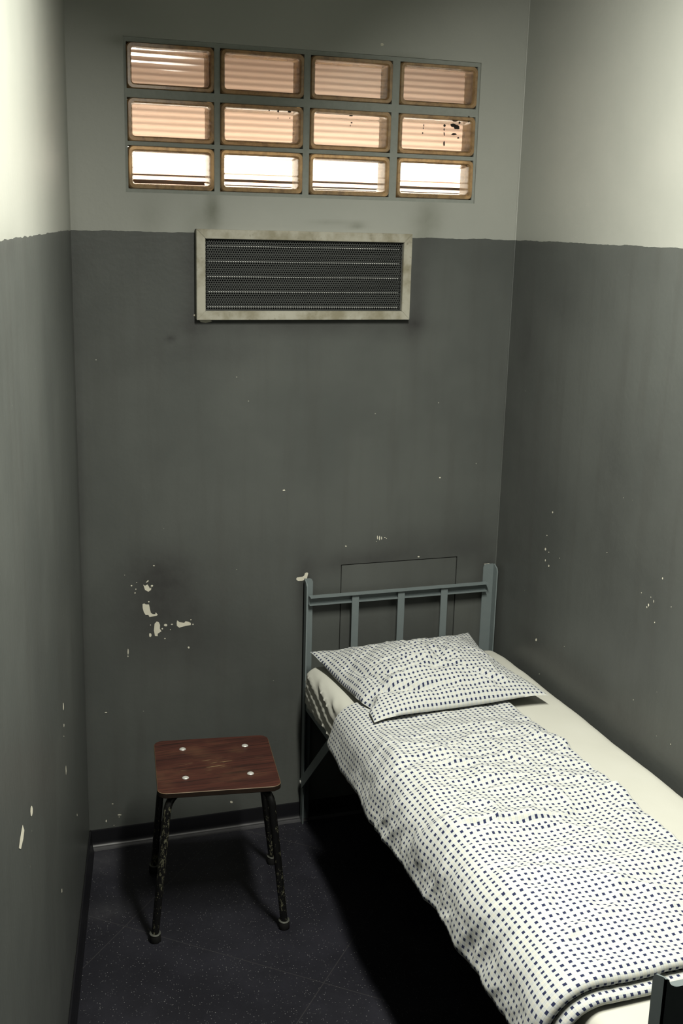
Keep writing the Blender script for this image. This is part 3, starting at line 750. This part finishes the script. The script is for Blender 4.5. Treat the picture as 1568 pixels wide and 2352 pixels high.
for i in range(26):
    x = rnd.uniform(.74, 1.24); y = rnd.uniform(-1.9, -.62); a = rnd.uniform(-.7, .5); l = rnd.uniform(.05, .14)
    FOLDS.append((x-l*math.cos(a), y-l*math.sin(a), x+l*math.cos(a), y+l*math.sin(a), rnd.uniform(.010, .020), rnd.uniform(.0025, .0060), rnd.choice((0, 1))))
def wrinkle(t, y):
    x = XR-t
    d = .018*fbm(x*4.2+y*1.5, y*5.2, 11, 3)+.0075*fbm(x*9+y*4, y*14, 17, 3)
    r1 = 1-abs(noise.noise(V(x*7+y*2.5, y*8-x*3, 23)))*2.2; d += .008*max(r1, 0)**4; r2 = 1-abs(noise.noise(V(x*11-y*4, y*9+x*6, 91)))*2.6; d += .0035*max(r2, 0)**4
    for (x0, y0, x1, y1, w, hgt, asym) in FOLDS:
        L = math.hypot(x1-x0, y1-y0); ux, uy = (x1-x0)/L, (y1-y0)/L
        a = (x-x0)*ux+(y-y0)*uy
        if a < -.06 or a > L+.06: continue
        b = -(x-x0)*uy+(y-y0)*ux
        if abs(b) > .09: continue
        en = sm(-.05, .02, a)*sm(L+.05, L-.02, a)
        if asym:
            s_ = b if ux > 0 else -b           # s_<0: towards the camera
            g_ = math.exp(-(s_/(w*2.6))**2) if s_ > 0 else math.exp(-(s_/(w*.5))**2)
        else: g_ = math.exp(-(b/w)**2)
        d += hgt*en*g_
    return d
bm = bmesh.new(); uvl = add_uv(bm)
NT_ = 132; ts = [TOT*i/NT_ for i in range(NT_+1)]
US = [t if t < flat else (flat+(t-flat)*1.42 if t < flat+arcl else flat+arcl*1.42+(t-flat-arcl)) for t in ts]
rows_ = []; arc_s = [0.0]
for i in range(1, len(path)): arc_s.append(arc_s[-1]+math.hypot(path[i][0]-path[i-1][0], path[i][1]-path[i-1][1]))
for (y, h_, w) in path:
    row = []
    for t in ts:
        p, nn = bend(t)
        er = .016
        edge = math.sqrt(max(0, 1-((er-t)/er)**2)) if t < er else 1
        el = .022
        if t > TOT-el: edge *= math.sqrt(max(0, 1-((t-TOT+el)/el)**2))
        hh = h_*edge
        side = sm(flat-.01, flat+arcl, t); near = sm(flat-.16, flat, t)
        hw = 0
        if w > 0:
            wr = wrinkle(t, y)
            hw = w*edge*(wr*(1-.75*side))
            # hanging folds down the side
            sk = y*1.0-.5*(t-flat)
            rip = noise.noise(V(sk*9, t*3.2, 31)); rip2 = (1-abs(noise.noise(V(sk*15+2, t*5, 37)))*2.4)
            hw += w*edge*side*(.017*rip+.007*max(rip2, -.3)+.003*fbm(y*22, t*18, 71, 3))
        yy = y
        # wandering hem, rows sway a little so the pattern is not ruled straight
        sway = .006*fbm(t*4, y*3, 41, 3)*min(1, w+.2)
        yy += sway
        hx = .010*fbm(0.3, y*6, 51, 3)*(t/TOT)**6-.012*fbm(1.3, y*2.4, 57, 2)*(1-t/TOT)**4
        zlow = .020*fbm(2.1, y*5, 61, 3)*sm(flat+arcl, TOT, t)
        # corner at the head end droops in, foot corner swells out
        foot_out = .020*math.exp(-((y+1.93)/.10)**2)*side
        q = p+nn*(max(hh+hw, .0012 if h_ > .004 else .0006)+foot_out)
        q.y = yy
        q.z += zlow; q.x += hx*.6
        row.append(bm.verts.new(q))
    rows_.append(row)
for i in range(len(rows_)-1):
    for k in range(NT_):
        f = bm.faces.new((rows_[i][k], rows_[i][k+1], rows_[i+1][k+1], rows_[i+1][k]))
        for l, (a, b) in zip(f.loops, ((i, k), (i, k+1), (i+1, k+1), (i+1, k))): l[uvl].uv = (US[b]+.004, arc_s[a]+.006)
bmesh.ops.recalc_face_normals(bm, faces=bm.faces[:])
dv = obj('duvet', bm, MFAB, ang=120)
tag(dv, 'long narrow folded duvet in blue and white checked cotton on the mattress', 'duvet')

# ------------------------------------------------------------------ light
for k, tilt in enumerate((37, -25)):           # the two faces of the ceiling's fluorescent batten, which runs along the cell
    ld = bpy.data.lights.new('batten_light', 'AREA'); ld.shape = 'RECTANGLE'; ld.size = .10*K; ld.size_y = .95*K; ld.energy = (33, 22)[k]/ALB; ld.spread = math.radians(160); ld.color = (1.0, .985, .885)
    lo = bpy.data.objects.new('batten_light', ld); C.objects.link(lo); lo.location = V(.56+(-.03 if tilt < 0 else .03), -1.78, 2.83)*K; lo.rotation_euler = (0, -math.radians(tilt), 0)
w = bpy.data.worlds.new('dim_corridor'); SC.world = w; w.use_nodes = True
w.node_tree.nodes['Background'].inputs[0].default_value = (.8, .9, 1, 1); w.node_tree.nodes['Background'].inputs[1].default_value = .006/ALB
SC.view_settings.view_transform = 'Standard'; SC.view_settings.look = 'None'; SC.view_settings.gamma = 1; SC.view_settings.use_curve_mapping = False
SC.view_settings.exposure = 0.0
SC.cycles.max_bounces = 12; SC.cycles.transmission_bounces = 10; SC.cycles.caustics_refractive = True
